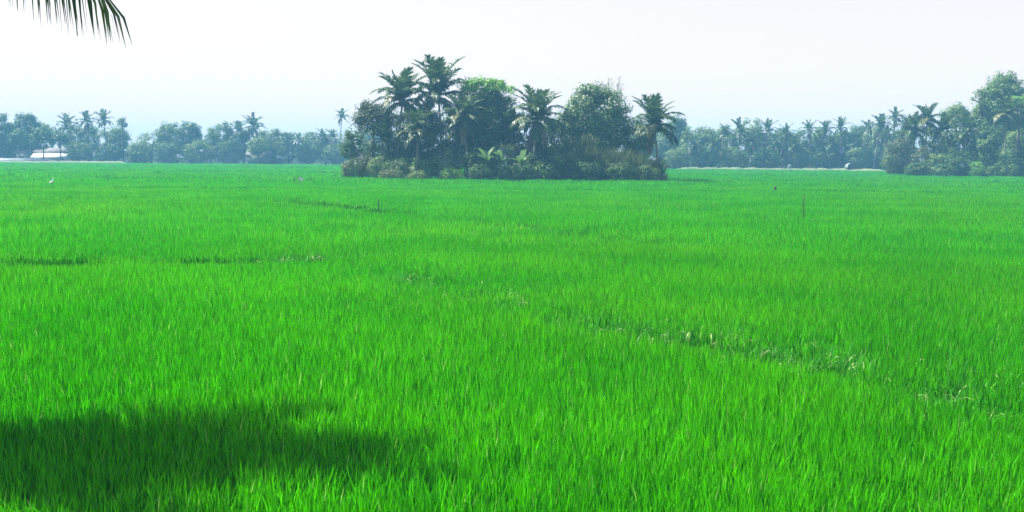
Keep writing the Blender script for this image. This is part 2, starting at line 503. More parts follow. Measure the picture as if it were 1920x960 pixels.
def trunk_mb(r, h, rad, targets, ntarget, base_lean=0.0, forks=1):
    mb = MB()
    top = Vector((base_lean, r.normal(0, 0.1), h))
    pts = [Vector((0, 0, -0.15)), Vector((base_lean * 0.3, 0, h * 0.35)), Vector((base_lean * 0.6 + r.normal(0, 0.06), 0, h * 0.7)), top]
    mb.tube(pts, [rad * 1.25, rad, rad * 0.82, rad * 0.62])
    if len(targets):
        idx = r.choice(len(targets), min(ntarget, len(targets)), replace=False)
        for i in idx:
            e = Vector(targets[i]); s = pts[2].lerp(top, r.uniform(0, 1))
            m = s.lerp(e, 0.5) + Vector((r.normal(0, 0.15), r.normal(0, 0.15), abs(e.z - s.z) * 0.12))
            mb.tube([s, m, e], [rad * 0.45, rad * 0.28, rad * 0.08], 5)
    return mb


def tree(name, px, top, D, wpx, label, cat, group, mat, leaf=0.34, dens=1.0, crown_frac=0.7, depth=None, clump=None, per=None, bottom=None, seed=None, trunk_r=None, lime=None, spread=0.42, nlimb=9):
    """broadleaf tree: crown spans wpx photo pixels at distance D and reaches photo row top"""
    seed = seed if seed is not None else int(px * 13 + D * 7 + top)
    r = np.random.default_rng(seed)
    b = P(px, 300, D); H = P(px, top, D).z
    ww = (P(px + wpx / 2, 300, D).x - P(px - wpx / 2, 300, D).x)
    rx = ww / 2; ry = depth / 2 if depth else rx * 0.9
    zb = H * (1 - crown_frac) if bottom is None else bottom
    rz = (H - zb) / 2; zc = (H + zb) / 2
    clump = clump or max(0.55, min(1.3, 0.24 * (rx * ry * rz) ** (1 / 3) + 0.3))
    vol = rx * ry * rz
    nc = int(max(16, min(190, 2.2 * vol / clump ** 3)) * (0.6 + 0.4 * dens))
    per = per or int(max(26, 13.0 * (clump / leaf) ** 2 * dens))
    t = empty(name, (b.x, D, 0), label, cat, group)
    mb, cs = crown_mb(r, (rx, ry, rz), zc, nc, clump, per, leaf, spread=spread, flip=zb > 3)
    c = mb.build('crown', mat, t)
    tr = trunk_r or max(0.07, 0.018 * H)
    trunk_mb(r, zc, tr, cs, nlimb, r.normal(0, 0.2)).build('trunk', M['bark'], t, True)
    return t, (rx, ry, rz, zc)


def shrub(px, top, D, wpx, label, mat, group, leaf=0.22, dens=1.0, name='shrub', depth=None, seed=None, flat=0.8):
    seed = seed if seed is not None else int(px * 17 + D * 3 + top)
    r = np.random.default_rng(seed)
    b = P(px, 300, D); H = max(P(px, top, D).z, 0.8)
    rx = (P(px + wpx / 2, 300, D).x - P(px - wpx / 2, 300, D).x) / 2; ry = depth / 2 if depth else rx * 0.8
    t = empty(name, (b.x, D, 0), label, 'shrub', group)
    clump = max(0.35, min(0.9, H * 0.18))
    nc = int(max(20, min(130, 1.3 * rx * ry * H / clump ** 3)))
    mb, cs = crown_mb(r, (rx, ry, H * 0.52), H * 0.46, nc, clump, int(max(24, 11 * (clump / leaf) ** 2 * dens)), leaf, flat, flip=False)
    mb.build('foliage', mat, t)
    st = MB()
    for i in range(6):
        e = Vector(cs[r.integers(len(cs))])
        st.tube([(r.normal(0, 0.12), r.normal(0, 0.12), -0.1), e.lerp(Vector((0, 0, 0)), 0.45) + Vector((0, 0, 0.2)), e], [0.06, 0.04, 0.015], 5)
    st.build('stems', M['bark'], t, True)
    return t


# ---------------------------------------------------------------- palms
def frond_mb(L, a0, bend, hang, r, n=26, ll=0.95, lw=0.11, rach=0.035, start=0.14, yaw_bend=0.0, jitter=0.12, fold=0.35, tip_cut=0.0):
    """coconut frond growing along local +X from the origin"""
    K = 14
    t = np.linspace(0, 1, K)
    ang = a0 - bend * t ** 1.35
    yw = yaw_bend * t ** 1.5
    ds = L / (K - 1)
    dx = np.cos(ang) * np.cos(yw) * ds; dy = np.cos(ang) * np.sin(yw) * ds; dz = np.sin(ang) * ds
    px = np.concatenate([[0], np.cumsum(dx[1:])]); py = np.concatenate([[0], np.cumsum(dy[1:])]); pz = np.concatenate([[0], np.cumsum(dz[1:])])
    mb = MB()
    mb.tube(list(zip(px, py, pz)), list(rach * (1 - 0.85 * t) + 0.003), 4)
    tt = np.linspace(start, 0.995, n)
    for side in (-1, 1):
        u = np.clip(tt + r.normal(0, 0.004, n), start, 1)
        bx = np.interp(u, t, px); by = np.interp(u, t, py); bz = np.interp(u, t, pz)
        an = np.interp(u, t, ang); yy = np.interp(u, t, yw)
        T_ = np.stack([np.cos(an) * np.cos(yy), np.cos(an) * np.sin(yy), np.sin(an)], -1)
        Sd = np.stack([-np.sin(yy), np.cos(yy), 0 * yy], -1) * side
        Up = np.cross(T_, Sd) * side
        fwd = 0.35 + 0.9 * u ** 3
        d = unit(T_ * fwd[:, None] + Sd * (1.0 - 0.45 * u ** 3)[:, None] + Up * fold + r.normal(0, jitter, (n, 3)))
        ln = ll * (0.5 + 0.5 * np.sin(np.pi * np.clip(u, 0, 1) ** 0.85 * 0.92 + 0.12)) * r.uniform(0.85, 1.1, n) * (1 - tip_cut * np.clip((u - 0.88) / 0.12, 0, 1))
        dn = np.array([0, 0, -1.0])
        p0 = np.stack([bx, by, bz], -1)
        hang_u = hang * (1 - 0.75 * (tip_cut > 0) * np.clip((u - 0.9) / 0.1, 0, 1))[:, None]
        d1 = unit(d + dn * hang_u * 0.4); d2 = unit(d + dn * hang_u * 1.6)
        p1 = p0 + d1 * (ln * 0.45)[:, None]; p2 = p1 + d2 * (ln * 0.55)[:, None]
        pts = np.stack([p0, p1, p2], 1)
        wv = unit(np.cross(d1, Up + 0.35 * r.normal(size=(n, 3))))
        W = lw / 2 * np.array([0.55, 1.0, 0.08])
        mb.strips(pts, wv[:, None, :] * W[None, :, None])
    return mb


FR = {}
def frond_mesh(kind, v, far=False):
    key = (kind, v, far)
    if key not in FR:
        r = np.random.default_rng(hash((kind, v)) % 1000 if False else (ord(kind[0]) * 7 + ord(kind[1]) * 3 + v * 31 + far))
        a0, bend, hang, mat, L = {
            'spear': (R(84), R(14), 0.10, 'frond', 3.6), 'up': (R(72), R(46), 0.22, 'frond', 4.2), 'mid': (R(54), R(88), 0.5, 'frond', 4.1),
            'flat': (R(24), R(80), 0.8, 'frond', 3.8), 'low': (R(-10), R(62), 0.9, 'frond', 3.6), 'pale': (R(30), R(88), 0.7, 'frondpale', 3.9),
            'dead': (R(-48), R(38), 0.9, 'dry', 3.6)}[kind]
        FR[key] = frond_mb(L, a0, bend, hang, r, n=34 if not far else 15, lw=0.15 if not far else 0.26, ll=1.0, rach=0.05 if not far else 0.07).mesh('frond', M[mat])
    return FR[key]


def palm_plan(r, scale, dead, pale=1, dens=1.0):
    plan = []
    def ring(kind, n, e):
        o = r.uniform(0, 6.28)
        for i in range(max(1, int(round(n * dens)))):
            plan.append((kind, int(r.integers(0, 2)), o + i * 6.283 / max(1, int(round(n * dens))) + r.normal(0, 0.18), r.normal(0, 0.10) + e, scale * r.uniform(0.85, 1.08)))
    ring('spear', 3, 0); ring('up', 8, 0); ring('mid', 7, 0); ring('flat', 6, 0); ring('low', 4, 0)
    if pale: ring('pale', pale, 0)
    if dead: ring('dead', dead, 0)
    return plan


def palm_trunk(base_off, H, r0, r1, bow, parent, r):
    pts = []; rr = []
    K = 9
    for i in range(K):
        t = i / (K - 1)
        pts.append((base_off[0] * (1 - t) + bow * math.sin(math.pi * t), base_off[1] * (1 - t), H * t - 0.15 * (1 - t)))
        rr.append((r0 * (1 - t) + r1 * t) * (1.5 if i == 0 else 1.0))
    mb = MB(); mb.tube(pts, rr, 8)
    return mb.build('trunk', M['palmbark'], parent, True)


def palm(px, py, D, top, label, group, lean=0.0, dead=1, pale=1, seed=None, dens=1.0, scale=None, far=False, nuts=True, name='coconut_palm', thick=1.0):
    """palm whose crown heart is at photo px, py and whose spears reach row top"""
    r = np.random.default_rng(seed if seed is not None else int(px * 11 + py))
    h = P(px, py, D); H = h.z
    scale = scale or (P(px, top, D).z - H) / 3.75
    t = empty(name, (h.x + lean, D, 0), label, 'palm tree', group)
    palm_trunk((0, 0), H, 0.17 * thick, 0.11 * thick, 0, t, r) if abs(lean) < 0.01 else None
    if abs(lean) >= 0.01:
        mb = MB(); K = 9
        mb.tube([(-lean * (u / (K - 1)) ** 1.6, 0, H * u / (K - 1) - (0.15 if u == 0 else 0)) for u in range(K)], [(0.24 if u == 0 else 0.17 - 0.06 * u / (K - 1)) * thick for u in range(K)], 8)
        mb.build('trunk', M['palmbark'], t, True)
    plan = palm_plan(r, scale, dead, pale, dens)
    if far:
        mbs = {}
        allv = MB()
        for kind, v, az, tilt, sc in plan:
            me = frond_mesh(kind if kind != 'pale' else 'flat', v, True)
            Mx = Matrix.Translation((-lean, 0, H)) @ Matrix.Rotation(az, 4, 'Z') @ Matrix.Rotation(-tilt, 4, 'Y') @ Matrix.Scale(sc, 4)
            co = np.empty(len(me.vertices) * 3); me.vertices.foreach_get('co', co); co = co.reshape(-1, 3)
            A = np.array(Mx)
            co = co @ A[:3, :3].T + A[:3, 3]
            key = 'dead' if kind == 'dead' else 'live'
            tgt = mbs.setdefault(key, MB())
            li = np.empty(len(me.loops), np.int32); me.loops.foreach_get('vertex_index', li)
            for p in me.polygons:
                ids = li[p.loop_start:p.loop_start + p.loop_total] + tgt.n
                tgt.f.append(tuple(int(i) for i in ids))
            tgt.v.append(co); tgt.n += len(co)
        if 'live' in mbs: mbs['live'].build('crown', M['frond'], t)
        if 'dead' in mbs: mbs['dead'].build('dead_fronds', M['dry'], t)
    else:
        for kind, v, az, tilt, sc in plan:
            o = bpy.data.objects.new('frond', frond_mesh(kind, v)); C.objects.link(o); o.parent = t
            o.location = (-lean, 0, H); o.rotation_euler = (0, -tilt, az); o.scale = (sc,) * 3
            if kind == 'dead': o['label'] = 'dry brown hanging frond'
            if kind == 'pale': o['label'] = 'yellowing frond'
        if nuts:
            mb = MB()
            for i in range(9):
                a = r.uniform(0, 6.28); c = Vector((-lean + 0.33 * math.cos(a), 0.33 * math.sin(a), H - 0.25 - r.uniform(0, 0.3)))
                mb.tube([c + Vector((0, 0, z)) for z in (0.15, 0.1, 0, -0.1, -0.15)], [0.03, 0.10, 0.13, 0.10, 0.03], 6)
            mb.build('coconuts', M['frondpale'], t, True)
    return t


# ---------------------------------------------------------------- the island of trees in the paddy
GI = 'palms on the wooded island in the paddy'
palm(755, 190, 118, 127, 'palm with upright fronds at the upper left of the tree island', GI, lean=-0.8, dead=1, pale=1, seed=1)
palm(822, 180, 120, 104, 'tallest palm of the tree island, standing highest above the crowns', GI, lean=0.5, dead=2, pale=1, seed=2)
palm(783, 248, 113, 203, 'short palm with bright splayed fronds low in front on the left half of the island', GI, dead=0, pale=4, seed=3, nuts=False)
palm(868, 222, 115, 172, 'palm with brown dry fronds hanging in front of the lime topped tree', GI, lean=0.6, dead=4, pale=3, seed=4)
palm(1008, 225, 114, 160, 'palm in the gap between the two big round crowns of the island', GI, lean=-0.5, dead=2, pale=1, seed=5)
palm(1226, 238, 115, 183, 'palm with long arching fronds at the right end of the island', GI, lean=0.7, dead=1, pale=2, seed=16, dens=0.9, scale=0.97)
palm(718, 262, 117, 226, 'small palm half hidden in the brownish foliage on the left of the island', GI, dead=0, pale=1, seed=8, dens=0.7, nuts=False)
palm(960, 252, 117, 205, 'dark palm in the shade right of the lime topped tree', GI, dead=1, pale=0, seed=9, dens=0.75, nuts=False)

GT = 'broadleaf trees on the wooded island'
t, (rx, ry, rz, zc) = tree('broadleaf_tree', 908, 146, 119, 128, 'big dense dark tree with a lime green top in the middle of the island', 'tree', GT, M['dark'], leaf=0.34, dens=1.3, bottom=1.8, clump=0.95)
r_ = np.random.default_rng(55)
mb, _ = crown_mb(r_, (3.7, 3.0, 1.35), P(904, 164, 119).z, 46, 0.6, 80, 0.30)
o = mb.build('lime_top', M['lime'], t); o['label'] = 'lime green leaves topping the crown'  # cap of leaves whose own colour is lime green
tree('broadleaf_tree', 1115, 150, 117, 148, 'big round glossy leaved dome tree on the right half of the island', 'tree', GT, M['mango'], leaf=0.36, dens=1.3, bottom=2.4, clump=1.0)
tree('broadleaf_tree', 700, 180, 119, 84, 'brownish open crowned tree at the left of the island below the upright palm', 'tree', GT, M['brown'], leaf=0.34, dens=0.8, bottom=3.2, clump=0.8)
tree('broadleaf_tree', 662, 232, 120, 52, 'small dark tree on the far left end of the island', 'tree', GT, M['dark'], leaf=0.3, dens=0.8, bottom=1.5, clump=0.6)
tree('broadleaf_tree', 882, 132, 124, 66, 'thin airy tree top peeking out behind the lime topped crown', 'tree', GT, M['brown'], leaf=0.3, dens=0.35, bottom=5.0, clump=0.8)
tree('broadleaf_tree', 800, 188, 121, 92, 'dark leafy tree filling between the two left palms', 'tree', GT, M['dark'], leaf=0.34, dens=1.0, bottom=1.2, clump=0.85)
tree('broadleaf_tree', 740, 200, 120, 80, 'dark tree behind the short splayed palm', 'tree', GT, M['mid'], leaf=0.34, dens=1.0, bottom=1.0, clump=0.85)
tree('broadleaf_tree', 860, 186, 122, 84, 'mid green tree behind the palm with hanging dry fronds', 'tree', GT, M['mid'], leaf=0.34, dens=1.0, bottom=1.2, clump=0.85)
tree('broadleaf_tree', 958, 180, 119, 66, 'dark tree behind the left side of the gap palm', 'tree', GT, M['mid'], leaf=0.34, dens=0.9, bottom=1.2, clump=0.8)
tree('broadleaf_tree', 1035, 206, 121, 92, 'shaded tree behind the gap palm and left of the glossy dome', 'tree', GT, M['dark'], leaf=0.34, dens=1.0, bottom=1.0, clump=0.85)
tree('broadleaf_tree', 1192, 214, 120, 66, 'small dark tree between the glossy dome and the right end palm', 'tree', GT, M['dark'], leaf=0.32, dens=0.9, bottom=2.2, clump=0.7)


def bamboo(px, top, D, wpx, label, n=16):
    r = np.random.default_rng(int(px))
    b = P(px, 300, D); H = P(px, top, D).z
    t = empty('bamboo_clump', (b.x, D, 0), label, 'bamboo')
    W = (P(px + wpx / 2, 300, D).x - b.x)
    cu = MB(); lf = MB()
    for i in range(n):
        a = r.uniform(0, 6.28); ln = r.uniform(0.3, 1) * W; hh = H * r.uniform(0.8, 1.0)
        pts = [Vector((0.3 * math.cos(a) + ln * math.cos(a) * (u / 6) ** 2.2, 0.3 * math.sin(a) + ln * math.sin(a) * (u / 6) ** 2.2, hh * u / 6)) for u in range(7)]
        cu.tube(pts, [0.05 - 0.006 * u for u in range(7)], 5)
        m = 90
        k = r.uniform(0.55, 1.0, m); base = np.array([[*pts[min(int(x * 6), 5)].lerp(pts[min(int(x * 6) + 1, 6)], float(x * 6 % 1))] for x in k])
        pos = base + r.normal(0, 0.22, (m, 3)); u_ = unit(r.normal(size=(m, 3)) + np.array([0, 0, -0.6]))
        lf.quadcards(pos, u_ * 0.17, unit(np.cross(u_, r.normal(size=(m, 3)))) * 0.03)
    cu.build('culms', M['frondpale'], t, True); lf.build('foliage', M['mid'], t)
bamboo(1148, 141, 121, 34, 'wispy bamboo tips showing above the glossy dome tree')


def reed(px, top, D, wpx, label, n=520, mat='reed', pale=False):
    r = np.random.default_rng(int(px * 5))
    b = P(px, 300, D); H = P(px, top, D).z
    t = empty('reed_clump', (b.x, D, 0), label, 'reeds', 'reed clumps along the right foot of the island')
    W = (P(px + wpx / 2, 300, D).x - b.x)
    mb = MB()
    nn = n; az = r.uniform(0, 6.28, nn); rad = r.uniform(0, 1, nn) ** 0.5
    K = 5; u = np.linspace(0, 1, K)
    hh = H * r.uniform(0.55, 1.05, nn) * 1.08; til = r.normal(0.12, 0.10, nn); cur = np.abs(r.normal(0.35, 0.35, nn))
    ang = til[:, None] + cur[:, None] * u[None] ** 2
    ds = (hh / (K - 1))[:, None]
    hx = np.concatenate([np.zeros((nn, 1)), np.cumsum(np.sin(ang[:, 1:]) * ds, 1)], 1)
    hz = np.concatenate([np.zeros((nn, 1)), np.cumsum(np.cos(ang[:, 1:]) * ds, 1)], 1)
    a2 = r.uniform(0, 6.28, nn)
    pts = np.stack([(rad * np.cos(az) * W * 0.8)[:, None] + hx * np.cos(a2)[:, None], (rad * np.sin(az) * W * 0.55)[:, None] + hx * np.sin(a2)[:, None], hz], -1)
    tw = r.uniform(0, 3.14, nn)
    Wd = 0.045 * np.array([0.8, 1, 1, 0.7, 0.05])[None]
    wid = np.stack([np.cos(tw)[:, None] * Wd, np.sin(tw)[:, None] * Wd, 0 * Wd + 0 * tw[:, None]], -1)
    mb.strips(pts, wid)
    mb.build('blades', M[mat], t)
    if pale:
        pl = MB(); m = 26
        for i in range(m):
            x = r.uniform(-W, W) * 0.7; y = r.uniform(-W, W) * 0.4
            hz_ = H * r.uniform(0.95, 1.15)
            pl.tube([(x, y, 0), (x + r.normal(0, 0.1), y, hz_ * 0.8), (x + r.normal(0, 0.25), y, hz_)], [0.02, 0.018, 0.01], 4)
            pl.tube([(x, y, hz_ * 0.88), (x + 0.05, y, hz_ * 0.97), (x + 0.1, y, hz_ * 1.08)], [0.03, 0.09, 0.02], 5)
        pl.build('plumes', M['olive'], t, True)
    return t
reed(1100, 268, 112.5, 60, 'yellowish reed clump in front of the glossy dome tree', 700, 'reed', True)
reed(1150, 276, 112.0, 62, 'tall dark reed clump right of the yellowish reeds', 700)
reed(1195, 284, 112.0, 56, 'reed clump below the right end palm', 600)
reed(1228, 296, 112.5, 40, 'low reed clump ending the island on the right', 420)
reed(1062, 290, 111.5, 46, 'shaded reed clump left of the yellowish reeds', 520)

GS = 'bushes around the foot of the island'
shrub(662, 293, 116, 56, 'pale olive rounded bush at the left tip of the island', M['olive'], GS, leaf=0.16, dens=0.9)
shrub(690, 282, 117, 42, 'olive bush just right of the pale rounded bush', M['brown'], GS, leaf=0.2)
shrub(712, 292, 113, 52, 'greyish green bush under the brownish island tree', M['mid'], GS, leaf=0.22)
shrub(750, 288, 113, 50, 'dark leafy bush left under the splayed palm', M['dark'], GS, leaf=0.24)
shrub(735, 314, 110.5, 58, 'low dry olive scrub at the waterline left of centre', M['olive'], GS, leaf=0.17, dens=0.7)
shrub(790, 290, 112.5, 56, 'bush directly below the splayed palm', M['mid'], GS, leaf=0.24)
shrub(782, 318, 110, 50, 'low green scrub below the splayed palm', M['mid'], GS, leaf=0.2)
shrub(832, 278, 112.5, 56, 'leafy bush with light flecks left of the banana plants', M['mango'], GS, leaf=0.28)
shrub(845, 312, 110, 58, 'low bright green bush on the front edge of the island', M['lime'], GS, leaf=0.18, dens=0.5)
shrub(886, 268, 113.5, 60, 'dark bush behind the banana plants', M['dark'], GS, leaf=0.26)
shrub(905, 308, 110, 66, 'low shaded bush in front of the banana plants', M['dark'], GS, leaf=0.22)
shrub(940, 262, 114, 66, 'tall bush between banana plants and gap palm', M['mango'], GS, leaf=0.28)
shrub(965, 302, 110.5, 66, 'light flecked bush in front under the left of the gap palm', M['mango'], GS, leaf=0.24)
shrub(1000, 280, 113, 58, 'dark bush around the trunk of the gap palm', M['dark'], GS, leaf=0.26)
shrub(1024, 300, 110.5, 58, 'low dark bush in front right of the gap palm', M['dark'], GS, leaf=0.22)
shrub(1050, 268, 114, 62, 'dark green bush left below the glossy dome tree', M['mid'], GS, leaf=0.26)
shrub(1105, 296, 110.5, 80, 'very dark low bush in front of the yellowish reeds', M['dark'], GS, leaf=0.2, dens=1.2)
shrub(1165, 300, 110.5, 76, 'dark low thicket in front of the tall reeds', M['dark'], GS, leaf=0.2, dens=1.2)
shrub(1215, 306, 110.8, 56, 'low thicket near the right tip of the island', M['mid'], GS, leaf=0.2)
shrub(1243, 318, 111.5, 20, 'tiny sprig of a bush at the very right tip of the island', M['mid'], GS, leaf=0.18)
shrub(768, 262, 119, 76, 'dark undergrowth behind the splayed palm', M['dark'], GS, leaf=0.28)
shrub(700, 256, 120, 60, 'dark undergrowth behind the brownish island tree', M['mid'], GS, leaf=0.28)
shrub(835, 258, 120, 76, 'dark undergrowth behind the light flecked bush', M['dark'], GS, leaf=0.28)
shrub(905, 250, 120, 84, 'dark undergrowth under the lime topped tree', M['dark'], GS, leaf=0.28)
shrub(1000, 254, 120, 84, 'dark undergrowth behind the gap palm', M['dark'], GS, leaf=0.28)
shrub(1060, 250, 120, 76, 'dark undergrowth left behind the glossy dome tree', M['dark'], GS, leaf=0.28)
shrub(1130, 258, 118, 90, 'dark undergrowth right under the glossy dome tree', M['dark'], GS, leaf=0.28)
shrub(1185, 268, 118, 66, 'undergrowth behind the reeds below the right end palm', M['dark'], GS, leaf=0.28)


def banana(px, top, D, label, seed):
    r = np.random.default_rng(seed)
    b = P(px, 300, D); H = P(px, top, D).z
    t = empty('banana_plant', (b.x, D, 0), label, 'banana plant', 'banana plants on the island')
    mb = MB(); mb.tube([(0, 0, -0.1), (0.03, 0, H * 0.3), (0, 0, H * 0.55)], [0.16, 0.13, 0.09], 8); mb.build('stem', M['frondpale'], t, True)
    for i in range(8):
        az = i * 6.283 / 8 + r.normal(0, 0.25); a0 = r.uniform(0.7, 1.4); bend = r.uniform(0.9, 1.9); L = H * r.uniform(0.5, 0.66)
        K = 9; p = Vector((0, 0, H * 0.55)); an = a0; pts = []; wid = []
        for k in range(K):
            u = k / (K - 1); pts.append(tuple(p)); wv = 0.26 * min(1, max(0.08, math.sin(math.pi * min(u * 1.0 + 0.02, 1)) ** 0.5 if u > 0.12 else 0.08))
            wid.append((-math.sin(az) * wv, math.cos(az) * wv, 0.0))
            an = a0 - bend * u ** 1.2
            p = p + Vector((math.cos(az) * math.cos(an), math.sin(az) * math.cos(an), math.sin(an))) * L / (K - 1)
        m = MB(); m.strips(np.array([pts]), np.array([wid])); m.build('leaf', M['banana'], t)
    return t
banana(912, 272, 110.6, 'banana plant with bright edged leaves left of the other two', 11)
banana(938, 278, 110.4, 'banana plant in the middle of the three below the lime topped tree', 12)
banana(978, 282, 110.6, 'banana plant nearest to the gap palm', 13)
banana(1048, 286, 110.9, 'lone banana plant right of the gap palm', 14)

# ---------------------------------------------------------------- left far treeline
GL = 'trees of the hazy left treeline'
def LT(px, top, wpx, label, mat='mid', D=None, leaf=0.55, dens=1.15, bottom=None, **k):
    D = D or (270 + px * 0.02)
    name = 'broadleaf_tree'
    return tree(name, px, top, D, wpx, label, 'tree', GL, M[mat], leaf=leaf, dens=dens, bottom=0.8 if bottom is None else bottom, clump=1.15, **k)[0]
GLP = 'palms of the hazy left treeline'
def LP(px, top, label, D=None, sz=24, lean=0.0, dens=0.8, dead=0, **k):
    D = D or (268 + px * 0.02)
    q = np.random.default_rng(px + 5)
    lean = lean or float(q.normal(0, 0.9)); dens = dens * float(q.uniform(0.7, 1.15)); dead = dead or int(q.integers(0, 3)); sz *= float(q.uniform(0.85, 1.2))
    return palm(px, top + sz, D, top, label, GLP, lean=lean, dead=dead, pale=0, far=True, dens=dens, **k)

LT(-95, 204, 64, 'tree just beyond the left edge of the picture', D=268)
LT(-40, 215, 64, 'broad tree cut by the left picture edge', D=268)
LT(6, 201, 44, 'tall rounded tree touching the left picture edge', 'dark', D=268)
LT(52, 201, 60, 'tall rounded dome tree second from the left edge', 'dark', D=270)
LT(24, 228, 56, 'lower tree filling between the two leftmost tall crowns', 'dark', D=274)
LT(88, 226, 38, 'small tree right of the second dome above the white house', 'mid', D=276)
LP(126, 212, 'first palm from the left, leaning fronds over the white house', lean=0.6)
LP(108, 240, 'low palm just left of the first tall palm', D=276)
LT(140, 230, 44, 'low leafy tree behind the first palm', 'mid', D=276)
LP(162, 208, 'second tall palm from the left in the left treeline')
LT(170, 226, 40, 'leafy tree below the second tall palm', 'mid', D=276)
LP(194, 205, 'third tall palm, its crown the highest of the left palm group')
LT(200, 232, 40, 'airy tree below the third tall palm', 'mid', D=275, dens=0.5)
LT(231, 214, 24, 'narrow upright tree before the gap in the left treeline', 'dark', D=272, clump=0.9) if False else tree('broadleaf_tree', 231, 214, 272, 19, 'narrow upright tree before the gap in the left treeline', 'tree', GL, M['dark'], leaf=0.5, dens=0.8, bottom=7.5, clump=0.8)
LT(222, 232, 48, 'low round tree at the foot of the narrow upright one', 'mid', D=275)
LT(250, 266, 38, 'low bush like tree filling the gap in the treeline', 'mid', D=278)
LT(284, 234, 50, 'tree with airy crown right after the gap', 'mid', D=275, dens=0.5)
LT(318, 222, 56, 'first of the broad crowns in the middle of the left treeline', 'mid', D=276)
LT(358, 221, 56, 'flat topped broad crown, widest of the left treeline', 'dark', D=276)
LT(396, 229, 38, 'smaller crown between two broad ones of the left treeline', 'mid', D=277)
LT(424, 226, 44, 'rounded light green crown left of the spiky palm', 'mid', D=276)
LP(448, 224, 'low palm hidden beside the spiky palm', D=275, sz=20)
LP(476, 213, 'spiky palm standing above the middle of the left treeline', D=273, sz=22)
LT(458, 238, 48, 'dark tree under the spiky palm', 'dark', D=278)
LT(492, 238, 44, 'tree right below the spiky palm', 'mid', D=277)
LT(516, 238, 44, 'light green tree sloping down toward the gap', 'mid', D=276)
LT(540, 242, 44, 'round dark tree at the end of the slope', 'dark', D=275)
LP(560, 246, 'short palm with a bare pale trunk between round trees', D=272, sz=15, dens=0.7)
LT(582, 242, 46, 'pale round tree right of the bare trunk palm', 'mid', D=280)
LP(604, 240, 'left of the two palms next to the island', D=276, sz=18)
LP(624, 240, 'right of the two palms next to the island', D=276, sz=18)
LT(612, 248, 48, 'dark tree below the two palms next to the island', 'dark', D=279)
LT(644, 248, 44, 'tree whose edge disappears behind the island', 'mid', D=280)
LP(641, 203, 'lone very tall thin palm beside the left end of the island', D=280, sz=20, lean=-0.9)
LT(700, 236, 64, 'distant tree behind the left end of the island', D=284)
LT(-20, 254, 94, 'low dark thicket under the leftmost trees', 'dark', D=277, bottom=0.4)
for i, (px, top, wp_, lb) in enumerate([
    (150, 262, 60, 'thicket right of the white house'), (205, 260, 60, 'thicket below the narrow upright tree'),
    (262, 262, 60, 'thicket right below the treeline gap'), (318, 258, 64, 'thicket under the airy crown'),
    (372, 256, 64, 'thicket under the flat topped crown'), (428, 256, 64, 'thicket left of the pinkish wall'),
    (520, 258, 64, 'thicket right of the pinkish wall'), (575, 262, 60, 'thicket under the bare trunk palm'), (630, 262, 60, 'thicket beside the left end of the island')]):
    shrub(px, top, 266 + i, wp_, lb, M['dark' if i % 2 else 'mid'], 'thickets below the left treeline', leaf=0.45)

# white house and walls seen below the crowns
def house(px0, px1, D, h, label, mat, roofm, name='house', depth=6.0, roof_h=1.3):
    x0 = P(px0, 300, D).x; x1 = P(px1, 300, D).x; W = x1 - x0
    t = empty(name, ((x0 + x1) / 2, D + depth / 2, 0), label, 'house')
    mb = MB(); mb.box(-W / 2, W / 2, -depth / 2, depth / 2, -0.1, h)
    mb.add([(-W / 2, -depth / 2, h), (-W / 2, depth / 2, h), (-W / 2, 0, h + roof_h - 0.1), (W / 2, -depth / 2, h), (W / 2, depth / 2, h), (W / 2, 0, h + roof_h - 0.1)], [(0, 2, 1), (3, 4, 5)])
    mb.build('wall', mat, t)
    rf = MB(); e = 0.5; th = 0.1
    for s in (-1, 1):
        vs = [(-W / 2 - e, s * (depth / 2 + e), h - 0.2), (W / 2 + e, s * (depth / 2 + e), h - 0.2), (W / 2 + e, 0, h + roof_h), (-W / 2 - e, 0, h + roof_h)]
        vs += [(x, y, z + th) for x, y, z in vs]
        rf.add(vs, [(0, 1, 2, 3), (7, 6, 5, 4), (0, 4, 5, 1), (1, 5, 6, 2), (3, 2, 6, 7), (0, 3, 7, 4)])
    rf.build('roof', roofm, t)
    n = max(1, int(W / 3.2))
    for i in range(n):
        x = -W / 2 + (i + 0.5) * W / n
        if i == n // 2:
            d = MB(); d.box(x - 0.45, x + 0.45, -depth / 2 - 0.04, -depth / 2 + 0.02, 0.0, 2.0); d.build('door', M['opening'], t)
        else:
            d = MB(); d.box(x - 0.5, x + 0.5, -depth / 2 - 0.03, -depth / 2 + 0.02, 0.9, 1.5); d.build('window', M['opening'], t)
    return t
for px_, top_, w_, b_, lb_ in ((82, 232, 44, 3.4, 'tree whose crown overhangs the left part of the white house'), (114, 244, 40, 3.1, 'tree whose crown overhangs the right part of the white house'), (38, 240, 44, 3.6, 'tree whose crown overhangs the pale outbuilding')):
    tree('broadleaf_tree', px_, top_, 260, w_, lb_, 'tree', GL, M['dark'], leaf=0.5, dens=1.0, bottom=b_, clump=0.9)
tree('broadleaf_tree', 484, 256, 263, 50, 'low tree overhanging the pinkish grey house', 'tree', GL, M['mid'], leaf=0.5, dens=1.0, bottom=2.5, clump=0.9)
h_ = house(66, 132, 264.5, 3.3, 'long low white house glimpsed under the trees at the left', M['plaster'], M['roof'], depth=4.0, roof_h=0.9)
vr = MB()
hw_ = (P(132, 300, 264.5).x - P(66, 300, 264.5).x) / 2
q_ = [(-hw_, -4.6, 1.75), (hw_, -4.6, 1.75), (hw_, -2.02, 3.05), (-hw_, -2.02, 3.05)]; q_ += [(x, y, z + 0.06) for x, y, z in q_]
vr.add(q_, [(3, 2, 1, 0), (4, 5, 6, 7), (0, 1, 5, 4), (1, 2, 6, 5), (2, 3, 7, 6), (3, 0, 4, 7)])
